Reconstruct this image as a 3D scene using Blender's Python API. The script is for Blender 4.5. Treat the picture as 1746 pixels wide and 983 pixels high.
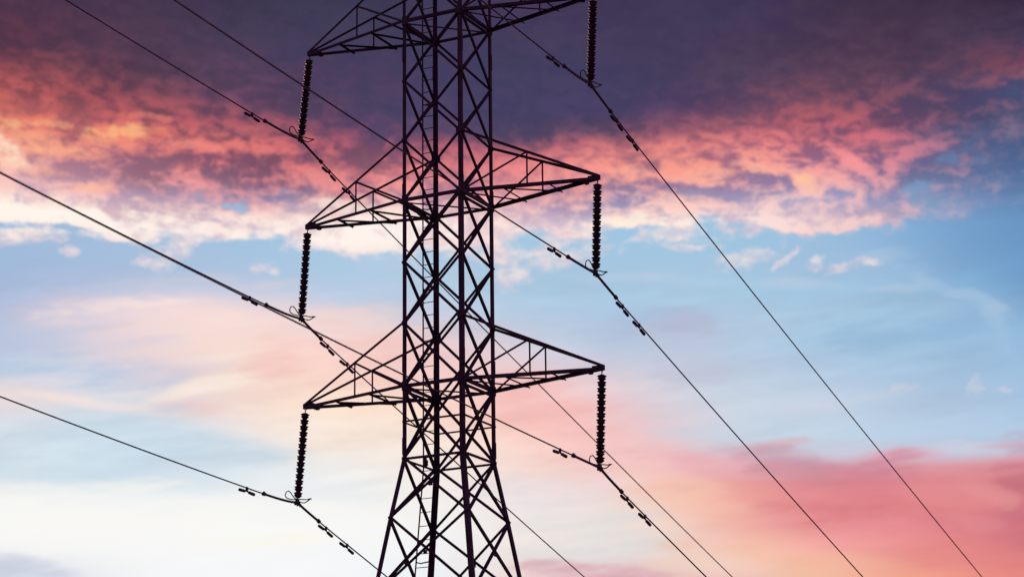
import bpy, bmesh, math, random
from mathutils import Vector, Matrix
from math import radians as R, sin, cos, pi

random.seed(7)
for o in list(bpy.data.objects):
    bpy.data.objects.remove(o)
scene = bpy.context.scene
col = scene.collection
CAM_H = 1.6

# ------------------------------------------------------------------ camera
cd = bpy.data.cameras.new('camera')
cam = bpy.data.objects.new('camera', cd); col.objects.link(cam)
fwd = Vector((0.0, 0.962853, 0.270026)); rgt = Vector((0.999917, 0.003488, -0.012438)); upv = Vector((0.012918, -0.270004, 0.962773))
cam.matrix_world = Matrix.Translation((0, 0, CAM_H)) @ Matrix((rgt, upv, -fwd)).transposed().to_4x4()
cd.sensor_width = 36.0
cd.lens = 36.0 * 3957.6 / 1746.0
cd.clip_start = 0.1; cd.clip_end = 40000
cd.dof.use_dof = True; cd.dof.focus_distance = 62.0; cd.dof.aperture_fstop = .85
scene.camera = cam

# ------------------------------------------------------------------ exposure
scene.view_settings.view_transform = 'Standard'
scene.view_settings.look = 'None'
scene.view_settings.exposure = 0.0
scene.view_settings.gamma = 1.0
scene.view_settings.use_curve_mapping = False

# ------------------------------------------------------------------ dusk sky (world)
SUN_AZ, SUN_EL = -24.0, 2.0
world = bpy.data.worlds.new('World'); scene.world = world; world.use_nodes = True
for n in list(world.node_tree.nodes): world.node_tree.nodes.remove(n)
wt = bpy.data.node_groups.new('dusk_sky', 'ShaderNodeTree')       # the whole sky as one node group, plugged into the world
wt.interface.new_socket('Colour', in_out='OUTPUT', socket_type='NodeSocketColor')
NN, LK = wt.nodes.new, wt.links.new

def setin(n, i, v):
    if v is None: return
    if isinstance(v, bpy.types.NodeSocket): LK(v, n.inputs[i])
    else: n.inputs[i].default_value = v
def M(op, a, b=None, c=None, clamp=False):
    n = NN('ShaderNodeMath'); n.operation = op; n.use_clamp = clamp
    setin(n, 0, a); setin(n, 1, b); setin(n, 2, c)
    return n.outputs[0]
def VM(op, a, b=None):
    n = NN('ShaderNodeVectorMath'); n.operation = op
    setin(n, 0, a); setin(n, 1, b)
    return n.outputs['Value'] if op in ('LENGTH', 'DOT_PRODUCT') else n.outputs[0]
def XYZ(x, y, z=0.0):
    n = NN('ShaderNodeCombineXYZ'); setin(n, 0, x); setin(n, 1, y); setin(n, 2, z); return n.outputs[0]
def MR(v, a, b, c=0.0, d=1.0, kind='SMOOTHSTEP'):
    n = NN('ShaderNodeMapRange'); n.interpolation_type = kind; n.clamp = True
    setin(n, 'Value', v); n.inputs['From Min'].default_value = a; n.inputs['From Max'].default_value = b
    n.inputs['To Min'].default_value = c; n.inputs['To Max'].default_value = d
    return n.outputs['Result']
def MIXC(f, a, b, mode='MIX'):
    n = NN('ShaderNodeMix'); n.data_type = 'RGBA'; n.blend_type = mode
    setin(n, 0, f); setin(n, 6, a); setin(n, 7, b)
    return n.outputs[2]
def MIXF(f, a, b):
    n = NN('ShaderNodeMix'); n.data_type = 'FLOAT'
    setin(n, 0, f); setin(n, 2, a); setin(n, 3, b)
    return n.outputs[0]
def NOISE(vec, scale, detail, rough=0.55, dist=0.0, lac=2.0, off=0.0):
    detail = min(detail, max(2.0, math.log2(.62 / scale)))       # no octaves finer than the eye can see
    n = NN('ShaderNodeTexNoise'); n.noise_dimensions = '2D'
    setin(n, 'Vector', VM('ADD', vec, (off * 617.3, off * 291.7, 0))); n.inputs['Scale'].default_value = scale
    n.inputs['Detail'].default_value = detail; n.inputs['Roughness'].default_value = rough
    n.inputs['Distortion'].default_value = dist; n.inputs['Lacunarity'].default_value = lac
    return n
def lin(h):
    v = [int(h[i:i+2], 16) / 255 for i in (0, 2, 4)]
    return tuple(c / 12.92 if c <= 0.04045 else ((c + 0.055) / 1.055) ** 2.4 for c in v)

# the sky is laid out by azimuth and elevation: a column every 125 units of U, a row at each V
DEG = 69.07                                   # sky units per degree of arc
tc = NN('ShaderNodeTexCoord')
dirn = VM('NORMALIZE', tc.outputs['Generated'])
sp = NN('ShaderNodeSeparateXYZ'); LK(dirn, sp.inputs[0])
az = M('DEGREES', M('ARCTAN2', sp.outputs[0], sp.outputs[1]))
el = M('DEGREES', M('ARCSINE', sp.outputs[2]))
az_c = M('MULTIPLY', az, M('COSINE', M('RADIANS', el)))
U0 = M('MULTIPLY_ADD', az_c, DEG * 1.012, 873.0)          # sky units across
V0 = M('SUBTRACT', 491.5, M('MULTIPLY', M('SUBTRACT', M('MULTIPLY_ADD', az, 0.0130, el), 15.67), DEG))

def warp(u, v, scale, au, av, detail, seed, stretch=2.0, rough=0.6):
    n = NOISE(XYZ(M('MULTIPLY', u, 1.0 / stretch), v, 0), scale, detail, rough, off=seed)
    s = NN('ShaderNodeSeparateColor'); LK(n.outputs['Color'], s.inputs[0])
    return (M('MULTIPLY_ADD', M('SUBTRACT', s.outputs[0], 0.5), au, u),
            M('MULTIPLY_ADD', M('SUBTRACT', s.outputs[1], 0.5), av, v))

def grid(rows, u, v):
    """rows: list of (V, [16 hex], [16 alpha] or None) -> colour, alpha"""
    un = M('DIVIDE', u, 1750.0, clamp=True)
    colr = alp = None
    for k, (y, cs, al) in enumerate(rows):
        rg = bpy.data.node_groups.new('sky_row', 'ShaderNodeTree')
        rg.interface.new_socket('U', in_out='INPUT', socket_type='NodeSocketFloat')
        rg.interface.new_socket('Colour', in_out='OUTPUT', socket_type='NodeSocketColor')
        rg.interface.new_socket('Alpha', in_out='OUTPUT', socket_type='NodeSocketFloat')
        rp = rg.nodes.new('ShaderNodeValToRGB'); gi = rg.nodes.new('NodeGroupInput'); go = rg.nodes.new('NodeGroupOutput')
        rg.links.new(gi.outputs[0], rp.inputs[0]); rg.links.new(rp.outputs[0], go.inputs[0]); rg.links.new(rp.outputs[1], go.inputs[1])
        cr = rp.color_ramp; cr.interpolation = 'B_SPLINE'
        n = len(cs)
        while len(cr.elements) < n: cr.elements.new(0.5)
        for i in range(n):
            cr.elements[i].position = i / (n - 1)
        for i, h in enumerate(cs):
            cr.elements[i].color = (*lin(h), al[i] if al else 1.0)
        rn = NN('ShaderNodeGroup'); rn.node_tree = rg; LK(un, rn.inputs[0])
        c, a = rn.outputs[0], rn.outputs[1]
        if colr is None: colr, alp = c, a
        else:
            f = MR(v, rows[k-1][0], y, kind='LINEAR')
            colr = MIXC(f, colr, c)
            if al: alp = MIXF(f, alp, a)
    return colr, alp

def row(y, s, a=None):
    cs = s.split()
    al = None
    if a is not None:
        al = [min(1.0, float(t) / 1.0) for t in a.split()] if isinstance(a, str) else [a] * len(cs)
    assert len(cs) == 15, (y, len(cs))
    if al: assert len(al) == 15, (y, 'alpha', len(al))
    return (y, cs, al)

# clear sky and the thin veil clouds low down
BASE = [
 row(60,  '50608c '*15),
 row(250, '8aa0c8 8aa0c8 8aa0c8 8098c0 8098c0 8098c0 8098c0 8098c0 88a4c8 8aa8cc 8aa8cc 86a4ca 7896bc 5a6e96 4a5c84'),
 row(330, 'a4b8d8 a4b8d8 a0b4d4 a0b4d4 a0b8d8 a9c0dc a9c0dc a9c0dc a9c0dc a8c4e0 a4c2e0 9cb8dc 8aa6cc 6c84ae 566e98'),
 row(400, '9cbcdc a0bddc a0bfdd 9dc2df a3c5e0 aacbe3 aacbe3 a6c8e2 a0c6e2 9cc5e2 9ec6e2 9cc0de 8cb5da 78a2ce 6892c2'),
 row(470, '9fb8d8 a5bcdb a9c0dd b0c4df a9c8e2 b2cce4 b4cae0 a8c8e0 a4c6e0 a9c7e0 a3c4df a2c0dc 9cbddb 80a9d0 6b9ac8'),
 row(505, 'a2b8da aec0dc c2c8e0 c8cadd bccce2 b8cce2 bacce0 acc8e0 a8c8e0 aac8e0 a8c8e0 a2c4df 9cc0dd 8ab2d6 6c9cc9'),
 row(540, 'a9bcdc ccc8dc f2d6d4 f2d6d3 e4d0d8 d2cddc c9cedf b4c8de b0c8e0 acc4df b4cae0 aac8e1 a4c4de 9abcda 7aa6ce'),
 row(590, 'b5c3de d0cbdd ead2d6 f6ddd2 f5d0cb f5cac6 eccdd0 d6cdd8 bccae0 b6c4dc b7cae0 a8c6e0 9fc0dd 9fc0dc 8db4d6'),
 row(650, 'bccbe0 d0d2e0 e2d2d9 f6dfd3 f9dacb f7d0c4 f6cdc8 f4c8c6 e6cdd2 cfd0dc c3cfe1 b9cde2 aec6df a6c2de 9bbcdc'),
 row(700, 'ead6d4 dcdae0 d6dce6 f0d8d6 fae2d0 fbe4d0 f8d8ca f8c2bc f4c2c2 ddd0d8 c8d4e2 c6d2e3 bacbe1 b0c7e0 a6c2de'),
 row(745, 'dadde5 cfdde9 cfdde9 d9e2ea f2e6e0 f9ebdd f8e2d6 f9ccc0 f6c2c0 eac8cc d0d4e0 c4d5e6 bccfe4 b6cce3 aec8e2'),
 row(780, 'd8e0e8 d0dfea cddeea d4e2ec e8e8e8 f7efe6 f6e8e0 f6d8ce f3c6c2 eec0c2 dfbac4 c9ccdc ccc0d0 c0c4d8 c0c2d6'),
 row(800, 'd6e0e8 cedfea cedfea d6e3ec e8eaec f6f0ea f5e9e2 f3dad2 f0cac6 f0c0be e4b0b4 d0a2b2 db98a4 df9ca4 dc96a0'),
 row(826, 'd2dee8 cddee9 d2e2ec dce6ec eceef0 f6f3ee f4ece8 efe0de ecd4d4 f3c4b8 ea9e9c da8890 d6808c e08a90 d87f87'),
 row(860, 'f0f0f0 f0f2f2 eff2f2 f2f3f3 f3f4f4 f7f5f2 f3efec ebe3e3 e8dddc f6cdb8 f1a79d e0898d da7f86 e2888a cd717b'),
 row(900, 'f7f7f3 f7f6f2 f8f6f2 f8f8f5 f8f8f7 f8f8f7 f2f2f0 f0e5e0 e5dfdd f4d8ca f4b6a8 e99498 e28a90 e0868c c86e7c'),
 row(940, 'f4f4f5 f6f5f5 f7f7f6 f7f7f7 f6f7f8 f5f7f9 eef2f4 f0e2dc e4e0e0 eadbd6 f3cabc f4b0a4 ec9a98 e68c8e d4767e'),
 row(990, 'c6ccde e8ecf2 f6f7f9 f6f7f9 f6f7f9 f3f6f9 ecf2f6 f0ccc8 deaeb6 e0b6bb efcbc0 f6c8a9 f5ae92 ed9588 e28280'),
 row(1250,'f0e4e0 f4ece6 f6efe9 f6f0ea f4eeea f2ece8 f0e2dc f0d0c4 ecc0b4 ecb8a8 f0b89c f2b090 ee9c84 e48c80 d88080'),
]
# sunlit parts of the heavy cloud bank (alpha: how dense the bank is)
LIT = [
 row(-60, '4a3448 4a344a 48344c 44344e 40364e 3c364e 3c364e 42344e 42344e 42345a 40345a 40344e 3e3048 3c2c44 30203a', 1.0),
 row(30,  '54384c 503850 4d3b51 473c54 433e58 413e58 423e5a 483b5a 483b5a 443c5b 443c5a 48394f 463549 43344b 3c2d44', 1.0),
 row(90,  '683a4a 603c50 583e54 523f58 4e405c 48405c 463e5c 4c405c 48405e 4a3e5c 4e3f5a 543e58 523e55 503f55 4a3c55', 1.0),
 row(140, '884854 804a56 704858 5e4660 60425e 544060 4c4260 4c4362 484062 4a4060 54445e 60465e 6c485c 60445a 80485c', '1 1 1 1 1 1 1 1 1 1 1 1 1 .95 .92'),
 row(185, 'c86460 b45a60 a4545e 805068 6c4866 58466a 4e4468 4c4468 4a4468 54446a 784e66 945660 8c5264 70506a 9c6474', '1 1 1 1 1 1 1 1 1 1 1 1 .95 .88 .80'),
 row(222, 'dc7266 d06866 cc6468 b8606a 9c5668 84506a 764e6a 5c4a66 6c4c68 985c6e c06a76 c4646e b86274 805a74 6c607e', '1 1 1 1 1 1 1 1 1 1 1 1 .95 .80 .76'),
 row(250, 'f09078 ec8474 ea8072 e47c76 d86e74 c06876 c0687a ac5c70 d4747e ee8e88 ec8482 e47c84 d87280 94708a 6c6c8c', '1 1 1 1 1 1 1 1 1 1 1 .95 .88 .72 .72'),
 row(285, 'fcb098 f49a88 ec8884 e8807e e27e80 e48286 f28a88 e88488 fa988e f89a8c fba690 f6989a f08c96 a07690 6c6e94', '1 .98 .98 .98 .95 .98 1 1 1 .98 .96 .92 .85 .66 .70'),
 row(320, 'fcc4bc f4aaa6 ee9c9c ec969c ea9494 f09a98 f6a49c f09898 f8a89c f8b0a6 fab8a8 f8b4a8 f0a0a8 a08aa4 6f7ea2', '.95 .9 .92 .86 .78 .9 .95 .95 .92 .88 .86 .86 .80 .66 .62'),
 row(352, 'fcd0c8 f8c0b8 f2b0b0 f0a6ac f6b4b0 ffe4d8 fcd0ca f6bcba ffc8bc fcccc4 f8cac6 f6c8c6 ecb4bc a494ac 7488ae', '.85 .85 .88 .74 .80 .94 .9 .85 .84 .82 .84 .84 .74 .56 .44'),
 row(385, 'fff6ea fff6ec fff2e6 ffe6dc fff0e6 fff6f0 fff0e8 ffe0d8 ffe8de fff2e6 fadedc fadcd6 f4c8c8 c0b0c4 8090b8', '.88 .90 .88 .80 .82 .95 .85 .70 .66 .58 .66 .80 .62 .40 .20'),
 row(415, 'fff2e6 fff0e6 fff4ec ffeee6 fff2ea fff4ee fff0e8 fae0da fae2dc fae2dc fce4de fadad4 f2c8c4 d0b8c8 90a0c0', '.55 .50 .72 .48 .50 .85 .76 .55 .36 .26 .40 .56 .24 .10 .08'),
 row(450, 'f8e6e4 f8e2e0 f8e2dc f4dedc f0dedf f4e4e0 f6e2de f6dcd6 f4dad6 f4dad6 f6d6d0 f4d2cc f0c8c4 d8c0c8 a0b0c8', '.16 .14 .34 .14 .10 .32 .40 .40 .12 .05 .12 .15 .10 .05 .0'),
 row(500, 'f4e2e2 '*15, 0.0),
]
# shaded parts of the same cloud bank (alpha: share of lit cloud)
SHADE = [
 row(-60, '402c44 402c44 3e2e46 3c2e4a 38304a 38304a 38304a 3a2e4a 3a2e4a 3a2e4e 3a2e4e 382c46 362a42 34283e 2a1c30', .5),
 row(30,  '44304a 44324c 43344e 403650 3c3850 3c3854 3c3854 40365a 403656 3e3756 3e3658 403250 3e3048 3d2e46 33263c', .5),
 row(90,  '4e3448 4a344a 483850 443a54 403c5a 403c5a 403c5c 403c5a 3f3c5c 403a5a 443856 46364e 48344c 44344e 3f324e', .5),
 row(140, '5a384a 54384c 50384e 4c3c54 4a3e5a 443e60 403e62 403e60 403e62 423c5e 483c5a 4e3c54 543c52 4a3c56 4a4060', '.5 .5 .45 .4 .45 .45 .5 .5 .5 .5 .5 .5 .45 .5 .55'),
 row(185, '804650 744452 6c4252 5a4058 4e3e5c 48405e 444064 423e60 423e60 463c5e 564060 644860 5c4460 4a4062 485078', '.55 .5 .5 .4 .4 .4 .5 .5 .5 .45 .5 .5 .45 .45 .4'),
 row(222, 'b0605e 985660 844e5c 68485c 5c4460 58446a 544868 4a4260 4c4260 64465f 845468 7c4c62 6c4a66 4c4668 445074', '.6 .55 .5 .4 .4 .4 .45 .45 .5 .5 .55 .5 .42 .35 .35'),
 row(250, 'b8666c a85c68 985468 8c5264 744a60 704e66 784c66 584860 744e66 a4606e ac6476 985c70 7c5672 50567c 465a80', '.72 .68 .65 .42 .38 .4 .5 .45 .55 .58 .58 .5 .42 .35 .3'),
 row(285, 'c07c88 a46a80 906278 80546a 7c5068 8a586c b06c7a a06476 ac6c7c a46e84 a46c84 94688a 806082 54628c 4a6088', '.68 .6 .5 .42 .4 .42 .55 .5 .58 .58 .58 .55 .45 .3 .25'),
 row(320, 'c0909c b0849a 946878 8c6a80 785c7c 946c88 b47c94 a8748c 9c7c9a 8f7a9c 9a7c9c 907ca6 7c769c 5c6e96 4e6c98', '.6 .55 .42 .42 .42 .45 .5 .5 .5 .46 .5 .52 .5 .35 .3'),
 row(352, 'c8aec4 b49cbc b494aa 9c94b4 9088ac c89cac c498ac b08eac 9890b4 9c92b6 a89cbc a0a0c6 9494b8 6c84b0 5878a8', '.65 .6 .55 .5 .55 .6 .6 .55 .48 .48 .5 .5 .5 .35 .3'),
 row(385, 'e0c4cc e0c0c6 d0b0bc ccb4c8 e4c4c8 f0d8d6 e4c6cc dcc0cc ccb8d0 d0bccc c8b4c8 c8b4c8 c4a6b8 90a0c4 7494c0', '.8 .8 .7 .62 .7 .8 .62 .6 .6 .66 .55 .55 .5 .4 .3'),
 row(415, 'e8ccd0 e0ccd4 e8ccd0 d8ccd8 e0d0d8 f0dcdc e8ccd0 e0c8d0 d8c8d4 d8c8d4 dcc4cc dcc0c8 d4b8c4 a8b4d0 80a0c8', .62),
 row(500, 'd8ccd8 '*15, .6),
]

Uw, Vw = warp(U0, V0, 0.0045, 110, 46, 4, 3.1, 2.0)                 # broad bend
U1, V1 = warp(Uw, Vw, 0.018, 40, 24, 7, 9.7, 1.5, .62)              # cloud ragging
Ub, Vb = warp(U0, V0, 0.0050, 120, 34, 3, 21.3, 3.5, .5)            # soft veils: long streaks

def make_stroke_group():
    g = bpy.data.node_groups.new('sky_stroke', 'ShaderNodeTree')
    for nm, ty in (('P', 'NodeSocketVector'), ('A', 'NodeSocketVector'), ('B', 'NodeSocketVector'), ('Wobble', 'NodeSocketFloat'), ('Hard', 'NodeSocketFloat')):
        g.interface.new_socket(nm, in_out='INPUT', socket_type=ty)
    g.interface.new_socket('F', in_out='OUTPUT', socket_type='NodeSocketFloat')
    gi, go = g.nodes.new('NodeGroupInput'), g.nodes.new('NodeGroupOutput')
    q = []
    for k in (1, 2):
        d = g.nodes.new('ShaderNodeVectorMath'); d.operation = 'DOT_PRODUCT'
        g.links.new(gi.outputs[0], d.inputs[0]); g.links.new(gi.outputs[k], d.inputs[1]); q.append(d.outputs['Value'])
    m1 = g.nodes.new('ShaderNodeMath'); m1.operation = 'MULTIPLY_ADD'
    g.links.new(q[0], m1.inputs[0]); g.links.new(q[0], m1.inputs[1]); g.links.new(gi.outputs[3], m1.inputs[2])
    m2 = g.nodes.new('ShaderNodeMath'); m2.operation = 'MULTIPLY_ADD'
    g.links.new(q[1], m2.inputs[0]); g.links.new(q[1], m2.inputs[1]); g.links.new(m1.outputs[0], m2.inputs[2])
    r = g.nodes.new('ShaderNodeMapRange'); r.interpolation_type = 'SMOOTHSTEP'; r.clamp = True
    g.links.new(m2.outputs[0], r.inputs['Value']); r.inputs['From Min'].default_value = 1.0
    g.links.new(gi.outputs[4], r.inputs['From Max'])
    g.links.new(r.outputs['Result'], go.inputs[0])
    return g
STROKE = make_stroke_group()
def stroke(P, x, y, a, b, rot, hard=0.0, wob=None):
    """soft ellipse in the sky: 1 in its middle, 0 outside"""
    c, s_ = cos(R(rot)), sin(R(rot))
    n = NN('ShaderNodeGroup'); n.node_tree = STROKE
    LK(P, n.inputs[0]); LK(wob, n.inputs[3])
    n.inputs[1].default_value = (c / a, s_ / a, -(x * c + y * s_) / a)
    n.inputs[2].default_value = (-s_ / b, c / b, -(-x * s_ + y * c) / b)
    n.inputs[4].default_value = hard
    return n.outputs[0]

base, _ = grid(BASE, Ub, Vb)
low = MR(V0, 430, 520)
fib = NOISE(XYZ(M('MULTIPLY', U0, 0.20), M('MULTIPLY_ADD', U0, 0.05, V0), 0), 0.016, 7, .60, off=4.0).outputs['Fac']
Us, Vs = warp(U0, V0, 0.010, 70, 26, 6, 33.0, 3.0, .58)
PS = XYZ(Us, Vs, 1.0)
fib2 = NOISE(XYZ(M('MULTIPLY', U0, 0.16), M('MULTIPLY_ADD', U0, 0.14, V0), 0), 0.032, 7, .62, off=29.0).outputs['Fac']
wob = M('ADD', M('MULTIPLY', M('SUBTRACT', fib, .5), 3.2), M('MULTIPLY', M('SUBTRACT', fib2, .5), 2.4))
# veils of high thin cloud: x, y, half length, half width, tilt, colour, strength, edge hardness
VEILS = [
 (330, 560, 260, 46, -3, 'f8e0d8', .55, .0), (230, 538, 130, 17, -6, 'fde8e0', .75, .1), (380, 552, 90, 20, -4, 'fce4da', .5, .1),
 (120, 655, 150, 26, 2, 'b8cde4', .85, .0), (110, 697, 150, 9, 5, 'fbe4dc', .85, .2), (40, 722, 70, 30, 0, 'e6dcde', .5, .0),
 (350, 666, 90, 9, -15, 'fdeee2', .75, .0), (300, 640, 90, 12, -12, 'e2d4e0', .5, .0), (420, 606, 90, 6, -10, 'fdeae0', .5, .0), (240, 600, 120, 8, -8, 'd6cfe0', .5, .0), (160, 575, 90, 8, -10, 'c6c8de', .5, .0), (540, 575, 60, 5, 4, 'fde8de', .5, .0), (60, 600, 90, 20, 0, 'b4c6e2', .5, .0), (480, 612, 70, 34, 5, 'f6c6c0', .65, .0), (580, 560, 90, 20, 6, 'f8dcd6', .5, .0),
 (600, 625, 80, 40, 0, 'f6c8c2', .45, .0), (430, 720, 120, 16, 8, 'f4cfc8', .6, .0), (500, 745, 140, 16, 4, 'fbe6d8', .5, .0),
 (190, 780, 240, 52, 2, 'c8dcea', .7, .0), (450, 830, 200, 20, 2, 'e4ebf0', .5, .0),
 (150, 892, 420, 44, 1, 'faf9f5', .8, .3), (30, 976, 75, 14, 4, 'c4ccdc', .7, .0), (450, 925, 150, 8, -4, 'fcf8ec', .6, .0),
 (930, 690, 110, 44, 12, 'f7bdb8', .6, .0), (1000, 770, 90, 40, 10, 'f3c2c0', .4, .0), (900, 850, 100, 24, 0, 'e4dde0', .6, .0), (1000, 905, 110, 34, 0, 'dfe0e0', .6, .0),
 (1020, 978, 130, 12, 4, 'd8a2b0', .7, .0), (1130, 825, 120, 26, 14, 'fac8b4', .6, .0), (1190, 792, 150, 14, 8, 'ecb0b8', .6, .0),
 (1160, 536, 60, 20, 18, 'a9b6d0', .6, .0), (1175, 600, 60, 50, 10, 'c4c6da', .45, .0), (1330, 492, 260, 9, 3, 'c0d0e4', .6, .0),
 (1600, 505, 130, 11, 26, 'a8c4e0', .75, .0), (1695, 575, 90, 12, 55, 'a6c4e0', .7, .0), (1500, 470, 90, 26, 12, 'a6c2de', .5, .0),
 (1400, 690, 120, 16, -3, 'd2d8e6', .6, .0), (1330, 738, 200, 22, 0, 'c6d8e8', .5, .0), (1600, 745, 200, 14, 2, 'b8d2e8', .6, .0), (1560, 585, 150, 24, 4, '92bbdc', .5, .0),
 (1330, 762, 50, 6, -6, 'd8b4be', .7, .1), (1530, 786, 90, 13, 3, 'e09cac', .7, .1), (1700, 778, 60, 5, -4, 'd4a4b4', .8, .2), (1640, 782, 70, 12, 4, 'd8dce6', .5, .0),
 (1350, 800, 90, 20, 12, 'c98a9a', .5, .0), (1500, 820, 70, 22, -20, 'c67c90', .5, .0), (1740, 848, 40, 70, 0, 'bf6f82', .55, .0), (1690, 856, 60, 12, 25, 'e69a9c', .5, .0),
 (1600, 850, 140, 16, 10, 'ea9698', .5, .0), (1440, 875, 120, 18, 6, 'd4747f', .5, .0), (1560, 895, 70, 12, 14, 'd87a84', .45, .0), (1380, 850, 60, 10, -8, 'e898a0', .45, .0), (1660, 900, 60, 14, 10, 'e6969a', .4, .0), (1330, 945, 150, 20, 4, 'f9c0a0', .5, .0), (1200, 960, 90, 14, 0, 'f3d6c2', .6, .0), (1560, 930, 120, 26, 8, 'e88a88', .5, .0),
]
for (x, y, a_, b_, rot, h, k, hard) in VEILS:
    f = M('MULTIPLY', stroke(PS, x, y, a_ * 1.35, b_ * 1.6, rot, hard * .5 - .35, wob), k)
    base = MIXC(f, base, (*lin(h), 1))
ridge = M('MULTIPLY', M('ADD', M('SUBTRACT', fib, .5), M('MULTIPLY', M('SUBTRACT', fib2, .5), .8)), M('MULTIPLY', low, M('SUBTRACT', .18, M('MULTIPLY', MR(V0, 790, 880), MR(U0, 1150, 700, 0.0, .13)))))
base = MIXC(1.0, base, XYZ(M('ADD', 1.0, ridge), M('ADD', 1.0, M('MULTIPLY', ridge, 1.25)), M('ADD', 1.0, M('MULTIPLY', ridge, 1.15))), 'MULTIPLY')

lit, dens = grid(LIT, U1, V1)
shade, bias = grid(SHADE, U1, V1)

# billows, rifts and lit ridges of the bank: x, y, half length, half width, tilt, density change, light change
BANK = [
 (195, 250, 50, 15, -6, 0, .55), (30, 262, 60, 14, 6, 0, .45), (110, 288, 80, 13, 4, 0, .4), (110, 232, 60, 9, 8, 0, -.3), (90, 268, 26, 10, 0, 0, -.3), (260, 262, 40, 10, 0, 0, -.3), (18, 295, 30, 26, 40, 0, .5), (140, 262, 34, 12, 0, 0, -.35),
 (30, 238, 60, 10, 0, 0, .3), (90, 180, 110, 10, 5, 0, .35), (300, 195, 90, 10, 3, 0, .5), (340, 215, 70, 9, 4, 0, .35), (100, 122, 70, 7, -4, 0, .5), (480, 142, 60, 8, -3, 0, .55),
 (330, 205, 70, 10, 0, 0, -.5), (345, 262, 130, 11, -3, 0, .55), (440, 262, 60, 9, 5, 0, .45), (250, 275, 90, 16, 24, 0, .35),
 (215, 300, 120, 22, 4, 0, -.75), (120, 318, 70, 20, 0, 0, -.45), (400, 290, 60, 24, -10, 0, -.6), (300, 320, 110, 14, 0, 0, .3), (160, 342, 60, 12, 0, 0, .5),
 (215, 380, 40, 24, 0, 0, -.6), (345, 350, 80, 14, 12, -.20, -.5), (395, 366, 56, 11, -8, -.36, -.3), (280, 352, 30, 16, 20, -.25, -.2), (35, 368, 46, 20, -20, -.25, -.5), (480, 330, 44, 10, 4, -.36, .0), (500, 358, 34, 14, 0, -.25, -.2), (330, 345, 16, 8, 0, -.2, -.3), (440, 350, 24, 8, 0, -.2, -.4),
 (10, 380, 50, 26, 50, .2, .6), (95, 390, 110, 14, 3, .35, .8), (210, 416, 80, 14, 14, .35, .6), (430, 395, 90, 14, -10, .3, .6), (420, 372, 70, 12, -12, 0, .45), (640, 408, 110, 24, 6, .3, .6), (540, 424, 50, 12, -6, .2, .3), (330, 436, 40, 10, 10, .1, .2),
 (60, 412, 100, 6, 0, -.35, 0), (400, 425, 80, 8, -4, -.35, 0),
 (640, 260, 80, 30, -20, 0, -.3), (560, 300, 60, 22, 10, 0, .3), (960, 255, 50, 26, -20, 0, .35), (900, 300, 60, 30, 0, 0, .35),
 (1070, 292, 120, 12, 8, 0, .5), (1170, 300, 60, 16, 10, 0, .4), (1380, 318, 34, 14, 42, 0, .85), (1330, 296, 60, 10, 30, 0, .6), (1260, 290, 60, 12, 4, 0, .4),
 (1270, 278, 60, 8, 6, 0, -.6), (1330, 312, 36, 10, 0, 0, -.8), (1150, 320, 60, 10, 12, 0, -.6), (1060, 345, 60, 12, -4, -.1, -.7), (1240, 335, 90, 8, 3, -.2, -.5), (1400, 270, 30, 10, 0, -.1, -.7),
 (1470, 300, 90, 12, 32, 0, .7), (1440, 268, 40, 8, 40, 0, .5), (1590, 270, 90, 12, -22, .1, .65), (1520, 245, 50, 10, -4, 0, .6), (1500, 195, 80, 13, -24, 0, .8), (1540, 170, 50, 9, -30, 0, .55), (1340, 115, 90, 9, -24, 0, .4), (1720, 160, 70, 12, -18, .2, .75),
 (1545, 215, 60, 24, 0, 0, -.6), (1700, 185, 60, 14, -6, -.25, -.5), (1640, 280, 60, 20, -20, -.2, -.4), (1700, 262, 40, 10, -20, .2, .6), (1620, 205, 50, 12, 0, -.1, -.5),
 (1075, 375, 70, 12, -6, .35, .9), (1110, 358, 90, 9, 0, .1, .5), (1360, 395, 80, 10, 12, .35, .6), (1450, 395, 60, 12, -6, .25, .4), (1240, 360, 110, 12, 4, .0, .3), (1530, 380, 60, 12, -20, .2, .2),
 (1110, 395, 70, 9, 4, -.4, 0), (1240, 380, 60, 12, 0, -.3, 0), (1570, 345, 50, 12, -20, -.15, -.2), (1540, 340, 40, 10, 0, -.2, -.3), (1380, 345, 80, 8, 4, -.25, -.2), (1300, 352, 40, 6, 0, -.2, -.2), (1720, 345, 40, 46, 0, .3, -.3),
]
wobk = M('MULTIPLY', M('SUBTRACT', NOISE(XYZ(M('MULTIPLY', U0, .6), V0, 0), .035, 6, .62, off=41.0).outputs['Fac'], .5), 2.4)
U2, V2 = warp(U0, V0, 0.022, 34, 20, 5, 51.0, 1.6, .6)
PB = XYZ(U2, V2, 1.0)
ddens = dlit = None
for (x, y, a_, b_, rot, dd_, dl_) in BANK:
    f = stroke(PB, x, y, a_ * 1.2, b_ * 1.35, rot, 0.0, wobk)
    if dd_: ddens = M('MULTIPLY', f, dd_) if ddens is None else M('MULTIPLY_ADD', f, dd_, ddens)
    if dl_: dlit = M('MULTIPLY', f, dl_) if dlit is None else M('MULTIPLY_ADD', f, dl_, dlit)

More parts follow.
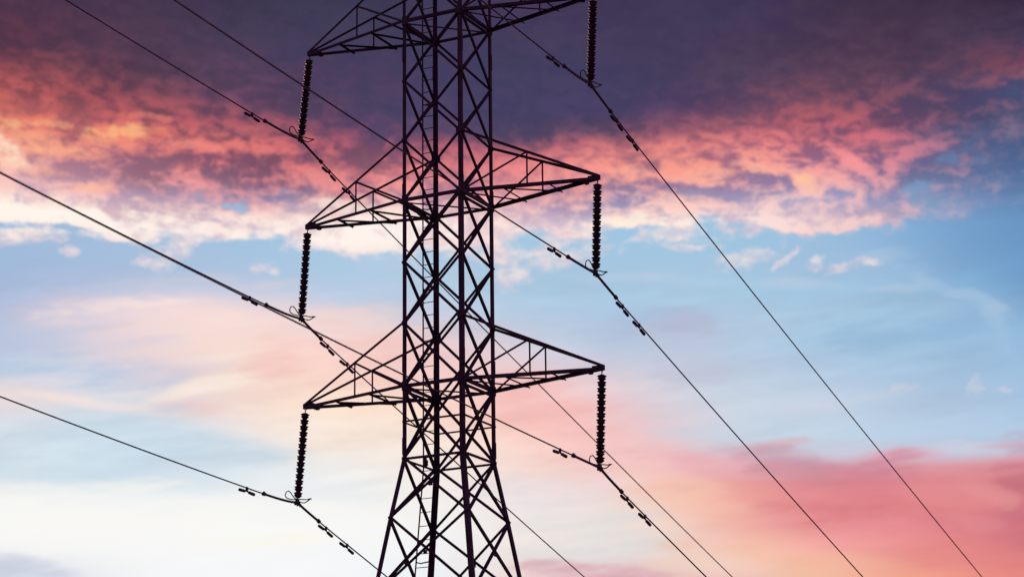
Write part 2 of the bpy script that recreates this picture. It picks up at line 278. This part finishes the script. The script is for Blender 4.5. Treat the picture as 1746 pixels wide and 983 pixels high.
# small separate puffs under the bank
PUFFS = [(18, 434, 60, 13, -14), (62, 425, 30, 11, -6), (104, 428, 16, 8, 0), (118, 449, 18, 7, 0), (285, 452, 38, 17, -16), (262, 464, 34, 6, 0), (452, 466, 24, 8, 0), (876, 462, 34, 26, -30),
         (965, 442, 80, 13, -12), (930, 424, 40, 8, -20), (1136, 400, 44, 11, -4), (1180, 424, 50, 6, 2), (1272, 446, 50, 15, -8), (1394, 460, 15, 9, -10), (1345, 448, 28, 6, -36),
         (1452, 463, 32, 7, -14), (1485, 459, 22, 6, 6), (1660, 676, 16, 12, -20), (1700, 684, 14, 5, 0), (1545, 674, 22, 7, 0), (1230, 388, 14, 9, 0), (1290, 388, 14, 8, 0)]
nP = M('MULTIPLY', M('SUBTRACT', NOISE(XYZ(M('MULTIPLY', U0, .6), V0, 0), .050, 7, .66, off=61.0).outputs['Fac'], .5), 2.2)
Up, Vp = warp(U0, V0, 0.035, 40, 26, 6, 1.7, 1.5, .62)
pv = XYZ(Up, Vp, 1.0)
puff = None
for (x, y, a_, b_, rot) in PUFFS:
    g = stroke(pv, x, y, a_ * 1.35, b_ * 1.5, rot, -.25, nP)
    puff = g if puff is None else M('MAXIMUM', puff, g)

# cloud texture: billows with fine ragged edges
nA = NOISE(XYZ(M('MULTIPLY', Uw, .55), M('MULTIPLY_ADD', Uw, -0.05, Vw), 0), 0.022, 9, .62, .35, off=2.0).outputs['Fac']
nB = NOISE(XYZ(M('MULTIPLY', Uw, .52), M('MULTIPLY_ADD', Uw, -0.08, Vw), 0), 0.019, 10, .62, .5, off=7.0).outputs['Fac']
nC = NOISE(XYZ(M('MULTIPLY', U0, .6), V0, 0), 0.055, 6, .62, .3, off=17.0).outputs['Fac']
dd = M('ADD', M('MULTIPLY_ADD', dens, 1.42, M('MULTIPLY_ADD', ddens, .8, -.14)), M('ADD', M('MULTIPLY', M('SUBTRACT', nA, .5), 1.25), M('MULTIPLY', M('SUBTRACT', nC, .5), .3)))
alpha = MR(dd, .34, .82)
calm = MR(V0, 90, 260, .75, 1.0)                                      # the top of the bank is smooth
sb = M('ADD', M('ADD', bias, M('MULTIPLY', dlit, .62)), M('MULTIPLY', M('ADD', M('MULTIPLY', M('SUBTRACT', nB, .5), 2.1), M('MULTIPLY', M('SUBTRACT', nC, .5), 1.5)), calm))
litf = MR(sb, .05, 1.02)
cloud = MIXC(litf, shade, lit)
# where the hidden sun strikes the bank full on
HOT = [(205, 245, 60, 10, -4, 'ffbe84', .7), (185, 262, 50, 6, 8, 'fcac84', .45), (20, 240, 46, 7, 6, 'ffc08c', .55), (60, 262, 60, 8, 10, 'fcac84', .5), (100, 280, 50, 8, 0, 'ffb68a', .6), (150, 290, 46, 6, -8, 'fca88a', .45),
       (22, 292, 34, 16, 45, 'ffe6cc', .8), (100, 240, 30, 5, 0, 'ffb884', .5), (160, 342, 40, 7, 0, 'ffbe9c', .6), (65, 318, 60, 7, 4, 'ffb89c', .5), (250, 218, 50, 5, 0, 'f08878', .5), (330, 262, 60, 6, 4, 'f49488', .5),
       (1383, 320, 26, 10, 42, 'ffc8a0', .75), (1080, 292, 44, 6, 8, 'ffb49c', .5), (1290, 292, 40, 6, 16, 'ffb8a0', .5), (1460, 290, 50, 6, 32, 'fca0a0', .5), (590, 355, 60, 12, 0, 'fff0e2', .6), (1075, 378, 60, 9, -6, 'fff2e0', .7), (1200, 300, 40, 6, 0, 'ffb49c', .5)]
nH = M('MULTIPLY', M('SUBTRACT', NOISE(XYZ(M('MULTIPLY', U0, .62), V0, 0), .060, 7, .66, off=77.0).outputs['Fac'], .5), 2.8)
for (x, y, a_, b_, rot, h, k) in HOT:
    cloud = MIXC(M('MULTIPLY', stroke(PB, x, y, a_ * 1.3, b_ * 1.6, rot, -.3, nH), k), cloud, (*lin(h), 1))
front = MIXC(alpha, base, cloud)
pcol = MIXC(MR(nC, .35, .65), (.76, .62, .68, 1), (.96, .80, .74, 1))
front = MIXC(M('MULTIPLY', puff, MR(V0, 520, 600, .66, .30)), front, pcol)

# the dusk behind and above the camera: Sky Texture under a purple twilight
sky = NN('ShaderNodeTexSky'); sky.sky_type = 'NISHITA'; sky.sun_disc = False
sky.sun_elevation = R(SUN_EL); sky.sun_rotation = R(SUN_AZ); sky.air_density = 1.5; sky.dust_density = 2.0
back = MIXC(1.0, MIXC(1.0, sky.outputs[0], (.05, .03, .06, 1), 'MULTIPLY'), (.100, .030, .116, 1), 'ADD')
backf = MR(sp.outputs[1], .80, .25)
upf = MR(el, 27, 45)
mixed = MIXC(M('MAXIMUM', backf, upf), front, back)
LK(mixed, NN('NodeGroupOutput').inputs[0])
ww = world.node_tree
sg = ww.nodes.new('ShaderNodeGroup'); sg.node_tree = wt
bg = ww.nodes.new('ShaderNodeBackground'); ww.links.new(sg.outputs[0], bg.inputs[0]); bg.inputs[1].default_value = 1.0
wo = ww.nodes.new('ShaderNodeOutputWorld'); ww.links.new(bg.outputs[0], wo.inputs[0])
scene.cycles.max_bounces = 3; scene.cycles.diffuse_bounces = 2; scene.cycles.glossy_bounces = 1
world.cycles.sampling_method = 'MANUAL'; world.cycles.sample_map_resolution = 256

# ------------------------------------------------------------------ sun, almost set behind the cloud
sd = bpy.data.lights.new('sun', 'SUN'); sd.energy = 0.25; sd.angle = R(0.5); sd.color = (1.0, .45, .28)
sun = bpy.data.objects.new('sun', sd); col.objects.link(sun)
sdir = Vector((sin(R(SUN_AZ)) * cos(R(SUN_EL)), cos(R(SUN_AZ)) * cos(R(SUN_EL)), sin(R(SUN_EL))))
sun.rotation_euler = sdir.to_track_quat('Z', 'Y').to_euler(); sun.location = (0, 0, 60)

# ------------------------------------------------------------------ materials
def material(name, c0, c1, rough=.6, metal=0.0, scale=3.0, bump=0.0):
    m = bpy.data.materials.new(name); m.use_nodes = True
    t = m.node_tree; b = t.nodes['Principled BSDF']
    tcn = t.nodes.new('ShaderNodeTexCoord'); n = t.nodes.new('ShaderNodeTexNoise')
    n.inputs['Scale'].default_value = scale; n.inputs['Detail'].default_value = 6
    t.links.new(tcn.outputs['Object'], n.inputs['Vector'])
    r = t.nodes.new('ShaderNodeValToRGB'); r.color_ramp.elements[0].position = .35; r.color_ramp.elements[1].position = .68
    r.color_ramp.elements[0].color = (*c0, 1); r.color_ramp.elements[1].color = (*c1, 1)
    t.links.new(n.outputs['Fac'], r.inputs[0]); t.links.new(r.outputs[0], b.inputs['Base Color'])
    b.inputs['Roughness'].default_value = rough; b.inputs['Metallic'].default_value = metal
    if bump:
        bp = t.nodes.new('ShaderNodeBump'); bp.inputs['Strength'].default_value = bump
        t.links.new(n.outputs['Fac'], bp.inputs['Height']); t.links.new(bp.outputs[0], b.inputs['Normal'])
    return m
STEEL = material('weathered_steel', (.075, .055, .070), (.13, .10, .115), .75, 0.0, 2.5)
BRACE = material('brace_steel', (.065, .050, .065), (.12, .09, .11), .75, 0.0, 3.5)
PORCELAIN = material('brown_porcelain', (.075, .040, .055), (.10, .055, .07), .35, 0.0, 5)
ALLOY = material('stranded_aluminium', (.16, .14, .17), (.22, .19, .22), .6, 0.0, 8)
IRON = material('cast_fittings', (.10, .08, .10), (.15, .12, .14), .7, 0.0, 9)
GRASS = material('grass_ground', (.035, .05, .018), (.075, .085, .035), .95, 0, .12)
CONCRETE = material('concrete', (.26, .25, .23), (.36, .35, .33), .9, 0, 2)

# ------------------------------------------------------------------ mesh helpers
def obj(name, bm, mat, parent=None, smooth=False):
    me = bpy.data.meshes.new(name); bm.normal_update(); bm.to_mesh(me); bm.free()
    me.materials.append(mat)
    if smooth:
        for p in me.polygons: p.use_smooth = True
    o = bpy.data.objects.new(name, me); col.objects.link(o)
    if parent: o.parent = parent
    return o
def tag(o, label, cat, group=None, kind=None):
    if label: o['label'] = label
    if cat: o['category'] = cat
    if group: o['group'] = group
    if kind: o['kind'] = kind
    return o
def empty(name, loc=(0, 0, 0), rz=0.0):
    o = bpy.data.objects.new(name, None); col.objects.link(o); o.location = loc; o.rotation_euler = (0, 0, rz)
    o.empty_display_size = .3
    return o
def hexa(bm, c, a, b, d):
    """box from centre and three half-axis vectors"""
    vs = [bm.verts.new(c + a*i + b*j + d*k) for i in (-1, 1) for j in (-1, 1) for k in (-1, 1)]
    for f in ((0,1,3,2), (4,6,7,5), (0,4,5,1), (2,3,7,6), (0,2,6,4), (1,5,7,3)):
        bm.faces.new([vs[i] for i in f])
def beam(bm, p, q, w, t, n):
    p, q, n = Vector(p), Vector(q), Vector(n)
    d = (q - p); L = d.length; d.normalize()
    n = (n - d * n.dot(d)).normalized(); u = d.cross(n)
    hexa(bm, (p + q) / 2, d * L / 2, u * w / 2, n * t / 2)
def angle(bm, p, q, w, n, t=.008, ext=0.0, flip=1, depth=None):
    """rolled steel angle: one flange in the plane normal to n, the other turned inward (-n)"""
    p, q, n = Vector(p), Vector(q), Vector(n)
    d = (q - p).normalized(); p = p - d * ext; q = q + d * ext
    n = (n - d * n.dot(d)).normalized(); u = d.cross(n) * flip
    L = (q - p).length; m = (p + q) / 2; dp = depth or w
    hexa(bm, m, d * L / 2, u * w / 2, n * t / 2)
    hexa(bm, m + u * (w / 2 - t / 2) - n * (dp / 2 + .001), d * (L / 2 - .001), u * t / 2, n * (dp / 2 - t / 2))
def tube(bm, pts, r, seg=8, closed=False, radii=None):
    pts = [Vector(p) for p in pts]; rings = []
    n = len(pts); ref = Vector((0, 0, 1))
    for i, p in enumerate(pts):
        if closed: d = pts[(i + 1) % n] - pts[i - 1]
        else: d = pts[min(i + 1, n - 1)] - pts[max(i - 1, 0)]
        d.normalize()
        rf = ref if abs(d.dot(ref)) < .95 else Vector((1, 0, 0))
        u = d.cross(rf).normalized(); v = d.cross(u)
        rr = radii[i] if radii else r
        rings.append([bm.verts.new(p + (u * cos(2*pi*k/seg) + v * sin(2*pi*k/seg)) * rr) for k in range(seg)])
    m = n if closed else n - 1
    for i in range(m):
        a, b = rings[i], rings[(i + 1) % n]
        for k in range(seg):
            bm.faces.new([a[k], a[(k+1) % seg], b[(k+1) % seg], b[k]])
    if not closed:
        bm.faces.new(rings[0][::-1]); bm.faces.new(rings[-1])
def lathe(bm, prof, origin, axis, seg=20):
    """prof: (distance along axis, radius)"""
    axis = Vector(axis).normalized(); o = Vector(origin)
    rf = Vector((1, 0, 0)) if abs(axis.x) < .9 else Vector((0, 1, 0))
    u = axis.cross(rf).normalized(); v = axis.cross(u)
    rings = [[bm.verts.new(o + axis*s + (u*cos(2*pi*k/seg) + v*sin(2*pi*k/seg))*r) for k in range(seg)] for s, r in prof]
    for a, b in zip(rings, rings[1:]):
        for k in range(seg): bm.faces.new([a[k], a[(k+1) % seg], b[(k+1) % seg], b[k]])
    bm.faces.new(rings[0][::-1]); bm.faces.new(rings[-1])

# ------------------------------------------------------------------ terrain
TH = 0.4695968570297411
C0 = Vector((-1.691079, 59.649319, 0.0))
AX = Vector((cos(TH), -sin(TH), 0)); LN = Vector((sin(TH), cos(TH), 0))
def ground_z(x, y):
    s = (Vector((x, y, 0)) - C0).dot(LN)
    z = 0.0
    if s > 12:
        k = min(1.0, (s - 12) / 300); z = -90 * (k * k * (3 - 2 * k))
    r = math.hypot(x, y)
    if r > 30:
        f = min(1, (r - 30) / 200)
        z += f * (2.2 * sin(x * .013 + 1) * cos(y * .011) + 1.2 * sin(x * .031 - y * .027))
    if r > 900:
        f = min(1, (r - 900) / 2000)
        z += f * (55 + 45 * sin(x * .0011 + .4) * cos(y * .0009) + 16 * sin(x * .004 + y * .003))
    fl = (Vector((x, y, 0)) - C0).length
    return z if fl > 12 else z * max(0, (fl - 6) / 6)
bm = bmesh.new()
lv = sorted(set([s * v for v in (0, 5, 10, 15, 20, 27, 35, 45, 58, 75, 95, 120, 150, 190, 240, 300, 380, 480, 620, 800, 1050, 1400, 1900, 2600, 3500, 5000, 7500, 11000) for s in (1, -1)]))
vv = [[bm.verts.new((C0.x + x, C0.y + y, ground_z(C0.x + x, C0.y + y))) for y in lv] for x in lv]
for i in range(len(lv) - 1):
    for j in range(len(lv) - 1):
        bm.faces.new([vv[i][j], vv[i+1][j], vv[i+1][j+1], vv[i][j+1]])
g = obj('ground', bm, GRASS, smooth=True); tag(g, 'grassy hillside falling away beyond the tower', 'ground', kind='structure')

# ------------------------------------------------------------------ the lattice tower (local x = arms, local y = line, z up)
tower = empty('transmission_tower', (C0.x, C0.y, 0), -TH)
tag(tower, 'tall dark steel lattice tower with three pairs of cross arms against the sunset sky', 'transmission tower')
OFF = CAM_H
W = .9
# node levels from the earth-wire peak downward: (z, half width)
LV = [(32.4, .10), (31.0, .42), (29.25, .82), (27.60, W), (25.854, W), (24.114, W), (22.401, W), (20.713, W), (18.996, W), (17.308, W), (15.605, W),
      (13.697, W), (12.12, 1.16), (10.08, 1.47), (7.75, 1.84), (4.75, 2.31), (0.15, 3.03)]
TOPS = {25.854: 27.60, 20.713: 22.401, 15.605: 17.308}
def wz(z):
    for (z1, w1), (z0, w0) in zip(LV, LV[1:]):
        if z0 <= z <= z1: return w0 + (w1 - w0) * (z - z0) / (z1 - z0)
    return LV[-1][1]
# legs: four rolled angles with the heel at the corner, in spliced lengths
for sx in (-1, 1):
    for sy in (-1, 1):
        bm = bmesh.new()
        for (z1, w1), (z0, w0) in zip(LV, LV[1:]):
            fl = .090 if z0 > 25 else .104 if z0 > 20 else .116 if z0 > 13 else .126
            a = Vector((sx * w1, sy * w1, z1)); b = Vector((sx * w0, sy * w0, z0)); d = (b - a).normalized()
            t = .012; L = (b - a).length; m = (a + b) / 2
            ux = Vector((-sx, 0, 0)); uy = Vector((0, -sy, 0))
            hexa(bm, m + ux * fl / 2 + uy * t / 2, d * (L / 2 + .003), ux * fl / 2, uy * t / 2)
            hexa(bm, m + uy * (fl / 2 + t / 2) + ux * t / 2, d * (L / 2 + .003), uy * (fl / 2 - t / 2), ux * t / 2)
        for zs in (24.9, 20.95, 16.2, 14.0, 9.3):          # splice plates over the joints
            w = wz(zs); c = Vector((sx * w, sy * w, zs))
            hexa(bm, c + Vector((-sx * .048, sy * .010, 0)), Vector((.046, 0, 0)), Vector((0, .007, 0)), Vector((0, 0, .22)))
            hexa(bm, c + Vector((sx * .010, -sy * .048, 0)), Vector((.007, 0, 0)), Vector((0, .046, 0)), Vector((0, 0, .22)))
        obj('leg', bm, STEEL, tower)
        bm = bmesh.new(); lathe(bm, [(-.6, .55), (-.55, .6), (.0, .45), (.28, .34), (.3, .3)], (sx * 3.05, sy * 3.05, 0), (0, 0, 1), 24)
        obj('footing', bm, CONCRETE, tower)
# faces: (corner a, corner b, outward normal)
FACES = [((-1, -1), (1, -1), (0, -1, 0)), ((1, -1), (1, 1), (1, 0, 0)), ((1, 1), (-1, 1), (0, 1, 0)), ((-1, 1), (-1, -1), (-1, 0, 0))]
for k, ((z1, w1), (z0, w0)) in enumerate(zip(LV, LV[1:])):
    if k == 0: continue
    for ca, cb, n in FACES:
        n = Vector(n)
        P = lambda c, w, z: Vector((c[0] * w, c[1] * w, z))
        ins = .045; uin = (P(cb, 1, 0) - P(ca, 1, 0)).normalized()
        a1, b1, a0, b0 = P(ca, w1, z1) + uin*ins, P(cb, w1, z1) - uin*ins, P(ca, w0, z0) + uin*ins, P(cb, w0, z0) - uin*ins
        s = .070 if z0 > 20 else .078 if z0 > 15 else .084 if z0 > 13 else .076
        bm = bmesh.new()
        angle(bm, a1 + n * .010, b0 + n * .010, s, n, .007, .045, 1, s * .75)
        angle(bm, b1 - n * .022, a0 - n * .022, s, -n, .007, .045, 1, s * .75)
        x = (a1 + b0) / 2
        hexa(bm, (a1 + b0 + b1 + a0) / 4, uin * .05, n * .012, Vector((0, 0, .05)))
        obj('cross_brace', bm, BRACE, tower)
        if z0 < 12.5:                                        # redundant members in the widening base
            if z0 < 9:
                for pa, pb in (((a0 + a1) / 2, a0.lerp(b1, .25)), ((b0 + b1) / 2, b0.lerp(a1, .25))):
                    bm = bmesh.new(); angle(bm, pa, pb, .045, n, .006); obj('sub_brace', bm, BRACE, tower)
# horizontal rings
def ring(z, s, inset=.0, front=True):
    w = wz(z) - inset
    for ca, cb, n in FACES:
        bm = bmesh.new(); n = Vector(n)
        angle(bm, Vector((ca[0]*w, ca[1]*w, z)) + n*.012, Vector((cb[0]*w, cb[1]*w, z)) + n*.012, s, n, .007, .0, 1, s * .7)
        obj('horizontal_brace', bm, BRACE, tower)
for z in TOPS: ring(z, .09)
ring(14.65, .045); ring(13.66, .062)
for z in (32.35, 4.72): ring(z, .06)
for z in (25.83, 20.69, 15.58):                               # plan bracing inside the body
    bm = bmesh.new(); angle(bm, (-W, -W, z - .03), (W, W, z - .03), .042, (0, 0, 1), .006)
    obj('plan_brace', bm, BRACE, tower)
    for sx in (-1, 1):                                        # doubled side strut
        bm = bmesh.new(); angle(bm, (sx * W, -W, z - .11), (sx * W, W, z - .11), .06, (sx, 0, 0), .007)
        obj('horizontal_brace', bm, BRACE, tower)
for z in TOPS:                                                # gusset plates where arms join the body
    for sx in (-1, 1):
        for sy in (-1, 1):
            for zz, h in ((z, .12), (TOPS[z], .06)):
                bm = bmesh.new()
                hexa(bm, Vector((sx * (W - .07), sy * (W + .020), zz)), Vector((.085, 0, .0)), Vector((0, .004, 0)), Vector((0, 0, h)))
                hexa(bm, Vector((sx * (W + .020), sy * (W - .07), zz)), Vector((.004, 0, 0)), Vector((0, .075, 0)), Vector((0, 0, h)))
                obj('gusset_plate', bm, STEEL, tower)
# cross arms
ARM = 4.444593
for z in sorted(TOPS, reverse=True):
    zt = TOPS[z]
    for sx in (-1, 1):
        tip = Vector((sx * ARM, 0, z)); bm = bmesh.new()
        sA = -sx                                              # this corner's chord is the 'strut' side (half-turn symmetric)
        cs = {}
        for sy in (-1, 1):
            b = Vector((sx * W, sy * W, z)); t = Vector((sx * W, sy * W, zt))
            te = tip + Vector((0, sy * .03, 0))
            angle(bm, b, te, .088, (0, sy, 0), .008, .03, 1, .088)
            angle(bm, t, te + Vector((0, 0, .09)), .068, (0, sy, 0), .007, .03, 1, .068)
            cs[sy] = (b, t)
        hexa(bm, tip + Vector((-sx * .10, .028, .03)), Vector((.17, 0, 0)), Vector((0, .006, 0)), Vector((0, 0, .07)))
        hexa(bm, tip + Vector((-sx * .10, -.028, .03)), Vector((.17, 0, 0)), Vector((0, .006, 0)), Vector((0, 0, .07)))
        hexa(bm, tip + Vector((-sx * .34, 0, -.045)), Vector((.05, 0, 0)), Vector((0, .10, 0)), Vector((0, 0, .045)))
        arm = obj('cross_arm', bm, STEEL, tower)
        def strut(p, q, s, n=(0, 0, 1), ext=0.0):
            bm = bmesh.new(); angle(bm, p, q, s, n, .006, ext, 1, s * .8); obj('strut', bm, BRACE, arm)
        for sy in (-1, 1):                                    # posts and their diagonals on the two sloping faces
            b, t = cs[sy]
            mt = t.lerp(tip + Vector((0, 0, .09)), .485); mb = b.lerp(tip, .485)
            strut(mt, mb, .048, (0, sy, 0)); strut(mt, b, .056, (0, sy, 0))
        f, r = (cs[-1][0], cs[1][0]) if sx == 1 else (cs[1][0], cs[-1][0])   # the chord whose foot starts the zigzag, and the other
        e = Vector((0, 0, -.045))
        strut(f + e, r.lerp(tip, .31) + e, .05)
        strut(f.lerp(tip, .31) + e, r.lerp(tip, .31) + e, .052, (0, 0, 1), .10)
        strut(f.lerp(tip, .31) + e, r.lerp(tip, .65) + e, .05)
        strut(f.lerp(tip, .65) + e, r.lerp(tip, .65) + e, .052, (0, 0, 1), .10)
# ladder up the far-left leg: rungs reach out along the arm direction
def lad(z, t):
    w = wz(z); ex = max(0, (13.6 - z)) * .028
    return Vector((-w - ex + (-.40 if t else .0), w + .03, z))
bm = bmesh.new()
zs = [30.0, 27.6, 20.7, 13.75, 12.12, 10.08, 7.75, 4.75, 1.0]
for t in (0, 1):
    for za, zb in zip(zs, zs[1:]): beam(bm, lad(za, t), lad(zb, t), .032 if t else .026, .024, (0, 1, 0))
ladder = obj('ladder', bm, BRACE, tower)
z = 29.8
while z > 1.2:
    bm = bmesh.new(); tube(bm, [lad(z, 0), lad(z, 1)], .011, 6); obj('rung', bm, BRACE, ladder); z -= .358
for z in (24.07, 21.02, 18.72, 16.92, 11.32, 8.4):
    bm = bmesh.new(); p = lad(z, 1); q = lad(z, 0)
    tube(bm, [p + Vector((0, 0, .04)), p + Vector((.03, 0, .0)), p.lerp(q, .35) + Vector((0, 0, -.03)), q], .018, 6)
    obj('stand_off_bracket', bm, IRON, ladder)
bm = bmesh.new(); p = lad(13.93, 1) + Vector((.06, 0, 0))
lathe(bm, [(-.12, .03), (-.10, .07), (.04, .075), (.07, .04), (.11, .035)], p, (0, 0, 1), 12); obj('rail_fitting', bm, IRON, ladder)

# ------------------------------------------------------------------ insulator strings (hang from the arm tips)
# name, arm tip level, side, clamp position in the world, place words
CL = {1: (-5.8908, 61.7805, 21.7534), 2: (-5.8075, 61.7382, 16.5282), 3: (-5.8588, 61.7643, 11.4161),
      4: (2.1495, 57.7004, 21.7555), 5: (2.1733, 57.6883, 16.5508), 6: (2.1640, 57.6930, 11.4489)}
ARMZ = {1: 25.854, 2: 20.713, 3: 15.605, 4: 25.854, 5: 20.713, 6: 15.605}
WHERE = {1: ('topmost left', 'top left'), 2: ('middle left', 'middle left'), 3: ('lowest left', 'bottom left'),
         4: ('topmost right', 'top right'), 5: ('middle right', 'middle right'), 6: ('lowest right', 'bottom right')}
NEAR = {1: (.0347, .0007, .0859), 2: (.0387, .0007, .0988), 3: (.0373, .0007, .0925), 4: (.0368, .0007, .0833), 5: (.03275, .00064, .0282), 6: (.0310, .00061, .0)}
FAR = {1: (-.30931, .00043, .0554), 2: (-.30603, .00057, .0758), 3: (-.30832, .0006, .0449), 4: (-.31001, .00045, .0502), 5: (-.31043, .00059, .0331), 6: (-.30743, .0006, .0616)}
AN, AF = TH + R(.5), TH + R(2.0)
DN = Vector((-sin(AN), -cos(AN), 0)); DF = Vector((sin(AF), cos(AF), 0))
def wire_pt(k, side, t):
    a, b, c = (NEAR if side == 'n' else FAR)[k]
    C = Vector(CL[k]) + Vector((0, 0, CAM_H))
    return C + (DN if side == 'n' else DF) * t + Vector((0, 0, a*t + b*t*t + c*(math.exp(-1.8*t) - 1)))

DISC = [(0, .062), (.012, .070), (.022, .100), (.032, .120), (.044, .123), (.054, .108), (.068, .094), (.086, .092), (.098, .108), (.110, .112), (.124, .096), (.138, .074), (.165, .060)]
disc_mesh = None
for k in range(1, 7):
    C = Vector(CL[k]) + Vector((0, 0, CAM_H))
    sx = -1 if k < 4 else 1
    tip = Vector((C0.x, C0.y, 0)) + AX * (sx * ARM) + Vector((0, 0, ARMZ[k]))
    ax = (C - tip); L = ax.length; ax.normalize()
    root = empty('insulator_string', tip)
    tag(root, 'ribbed dark insulator string hanging from the %s cross arm tip' % WHERE[k][0], 'insulator', 'insulator strings hanging from the cross arms')
    n = 14; top = .155; bot = .125; step = (L - top - bot) / n
    bm = bmesh.new()                                           # shackle and ball link at the top
    tube(bm, [Vector((0, 0, .04)) + LN*.035, ax*.06 + LN*.03, ax*.085, ax*.06 - LN*.03, Vector((0, 0, .04)) - LN*.035], .011, 6)
    tube(bm, [ax*.07, ax*(top + .01)], .014, 8)
    obj('shackle', bm, IRON, root)
    for i in range(n):
        if disc_mesh is None:
            bm = bmesh.new(); lathe(bm, [(s / .165, r) for s, r in DISC], (0, 0, 0), (0, 0, -1), 24)
            o = obj('insulator_disc', bm, PORCELAIN, root, True); disc_mesh = o.data
        else:
            o = bpy.data.objects.new('insulator_disc', disc_mesh); col.objects.link(o); o.parent = root
        o.rotation_mode = 'QUATERNION'; o.rotation_quaternion = Vector((0, 0, -1)).rotation_difference(ax)
        o.scale = (1, 1, step); o.location = ax * (top + step * i)
    bm = bmesh.new(); e = C - tip                               # ball-clevis between last disc and clamp
    tube(bm, [ax*(L - bot - .01), e + Vector((0, 0, .03))], .017, 8)
    hexa(bm, e + Vector((0, 0, .045)), AX*.035, LN*.05, Vector((0, 0, .03)))
    obj('clevis', bm, IRON, root)
    # racket-shaped arcing horns on both sides along the line
    T = lambda s, z, y=0: e + LN * s + Vector((0, 0, z)) + AX * y
    bm = bmesh.new()
    tube(bm, [T(.0, .07), T(-.16, .06, -.03), T(-.34, .05, -.05), T(-.48, .07, -.06), T(-.56, .13, -.03), T(-.56, .20, 0), T(-.49, .235, .03), T(-.40, .20, .04), T(-.26, .12, .03), T(-.12, .09, 0), T(0, .09)], .015, 6)
    obj('arcing_horn', bm, IRON, root, True)
    bm = bmesh.new()
    tube(bm, [T(0, .09), T(.16, .11, .03), T(.34, .13, .04), T(.50, .16, .03), T(.62, .20, 0), T(.66, .20, -.01), T(.58, .14, -.03), T(.42, .06, -.04), T(.22, .04, -.03), T(0, .06)], .015, 6)
    tube(bm, [T(.56, .185, .0), T(.70, .215, 0)], .020, 6)
    obj('arcing_horn', bm, IRON, root, True)
    # suspension clamp: boat-shaped keeper with two U bolts
    bm = bmesh.new()
    pts = [wire_pt(k, 'n', t) - tip for t in (.20, .10)] + [e] + [wire_pt(k, 'f', t) - tip for t in (.10, .20)]
    tube(bm, pts, .04, 10, radii=[.030, .043, .050, .043, .030])
    for s in (-.07, .07):
        hexa(bm, T(s, -.035), LN*.014, AX*.045, Vector((0, 0, .045)))
        tube(bm, [T(s, -.05, .03), T(s - .01, -.13, .035)], .008, 6)
    obj('suspension_clamp', bm, IRON, root)

# ------------------------------------------------------------------ conductors with their armour rods and dampers
NT = {1: (1.82, 2.45), 2: (1.74, 2.54), 3: (1.62, 2.42), 4: (1.57, 2.22), 5: (1.61, 2.40), 6: (1.51, 2.26)}
FT = {1: (1.02, 1.47, 2.52), 2: (.97, 1.32, 2.32), 3: (1.04, 1.41, 2.47), 4: (1.15, 1.53, 2.47), 5: (1.13, 1.53, 2.50), 6: (1.19, 1.53, 2.55)}
def tsteps(a, b, n): return [a + (b - a) * i / n for i in range(n + 1)]
for k in range(1, 7):
    tn = [0, .15, .3, .5, .75, 1, 1.4, 1.9, 2.5, 3.2, 4, 5, 6.5, 8, 10, 12, 15, 18, 22, 27, 33, 40, 50, 62, 76, 95]
    tf = [.15, .3, .5, .75, 1, 1.4, 1.9, 2.5, 3.2, 4, 5, 6.5, 8, 10, 12, 15, 18, 22, 27, 33, 40, 50, 65, 85, 110, 140, 180, 230]
    C = Vector(CL[k]) + Vector((0, 0, CAM_H))
    bm = bmesh.new()
    tube(bm, [wire_pt(k, 'n', t) - C for t in tn[::-1]] + [wire_pt(k, 'f', t) - C for t in tf], .019, 8)
    wire = obj('power_line', bm, ALLOY, None, True); wire.location = C
    tag(wire, 'thin power line sagging through the clamp under the %s insulator string' % WHERE[k][1], 'power line', 'power lines strung along the tower')
    for side, t1 in (('n', NT[k][0]), ('f', FT[k][0])):
        bm = bmesh.new(); tube(bm, [wire_pt(k, side, t) - C for t in tsteps(.12, t1, 8)], .034, 8)
        obj('armour_rod', bm, ALLOY, wire, True)
        bm = bmesh.new(); p = wire_pt(k, side, t1) - C; q = wire_pt(k, side, t1 + .05) - C; d = (q - p).normalized()
        lathe(bm, [(-.05, .034), (-.04, .052), (.035, .056), (.05, .034)], p, d, 10)
        hexa(bm, p + Vector((0, 0, .035)), d*.02, AX*.02, Vector((0, 0, .03)))
        obj('rod_end_clamp', bm, IRON, wire)
        for t in (NT[k][1:] if side == 'n' else FT[k][1:]):
            p = wire_pt(k, side, t) - C; d = (wire_pt(k, side, t + .3) - wire_pt(k, side, t - .3)).normalized()
            if side == 'n': d = -d
            vdn = Vector((0, 0, -1)); vdn = (vdn - d * vdn.dot(d)).normalized()
            c = p + vdn * .095 + AX * (.0)
            bm = bmesh.new()
            hexa(bm, p + vdn*.035, d*.032, AX*.022, vdn*.062)
            tube(bm, [c - d*.30, c - d*.12 - vdn*.004, c + d*.12 - vdn*.004, c + d*.30], .017, 6)
            dm = obj('vibration_damper', bm, IRON, wire)
            for s in (-1, 1):
                bm = bmesh.new()
                a = c + d*(s*.09) + vdn*.004; dr = (d*s + vdn*.04).normalized()
                lathe(bm, [(0, .028), (.015, .040), (.24, .042), (.262, .034), (.27, .018)], a, dr, 12)
                obj('damper_weight', bm, IRON, dm, True)
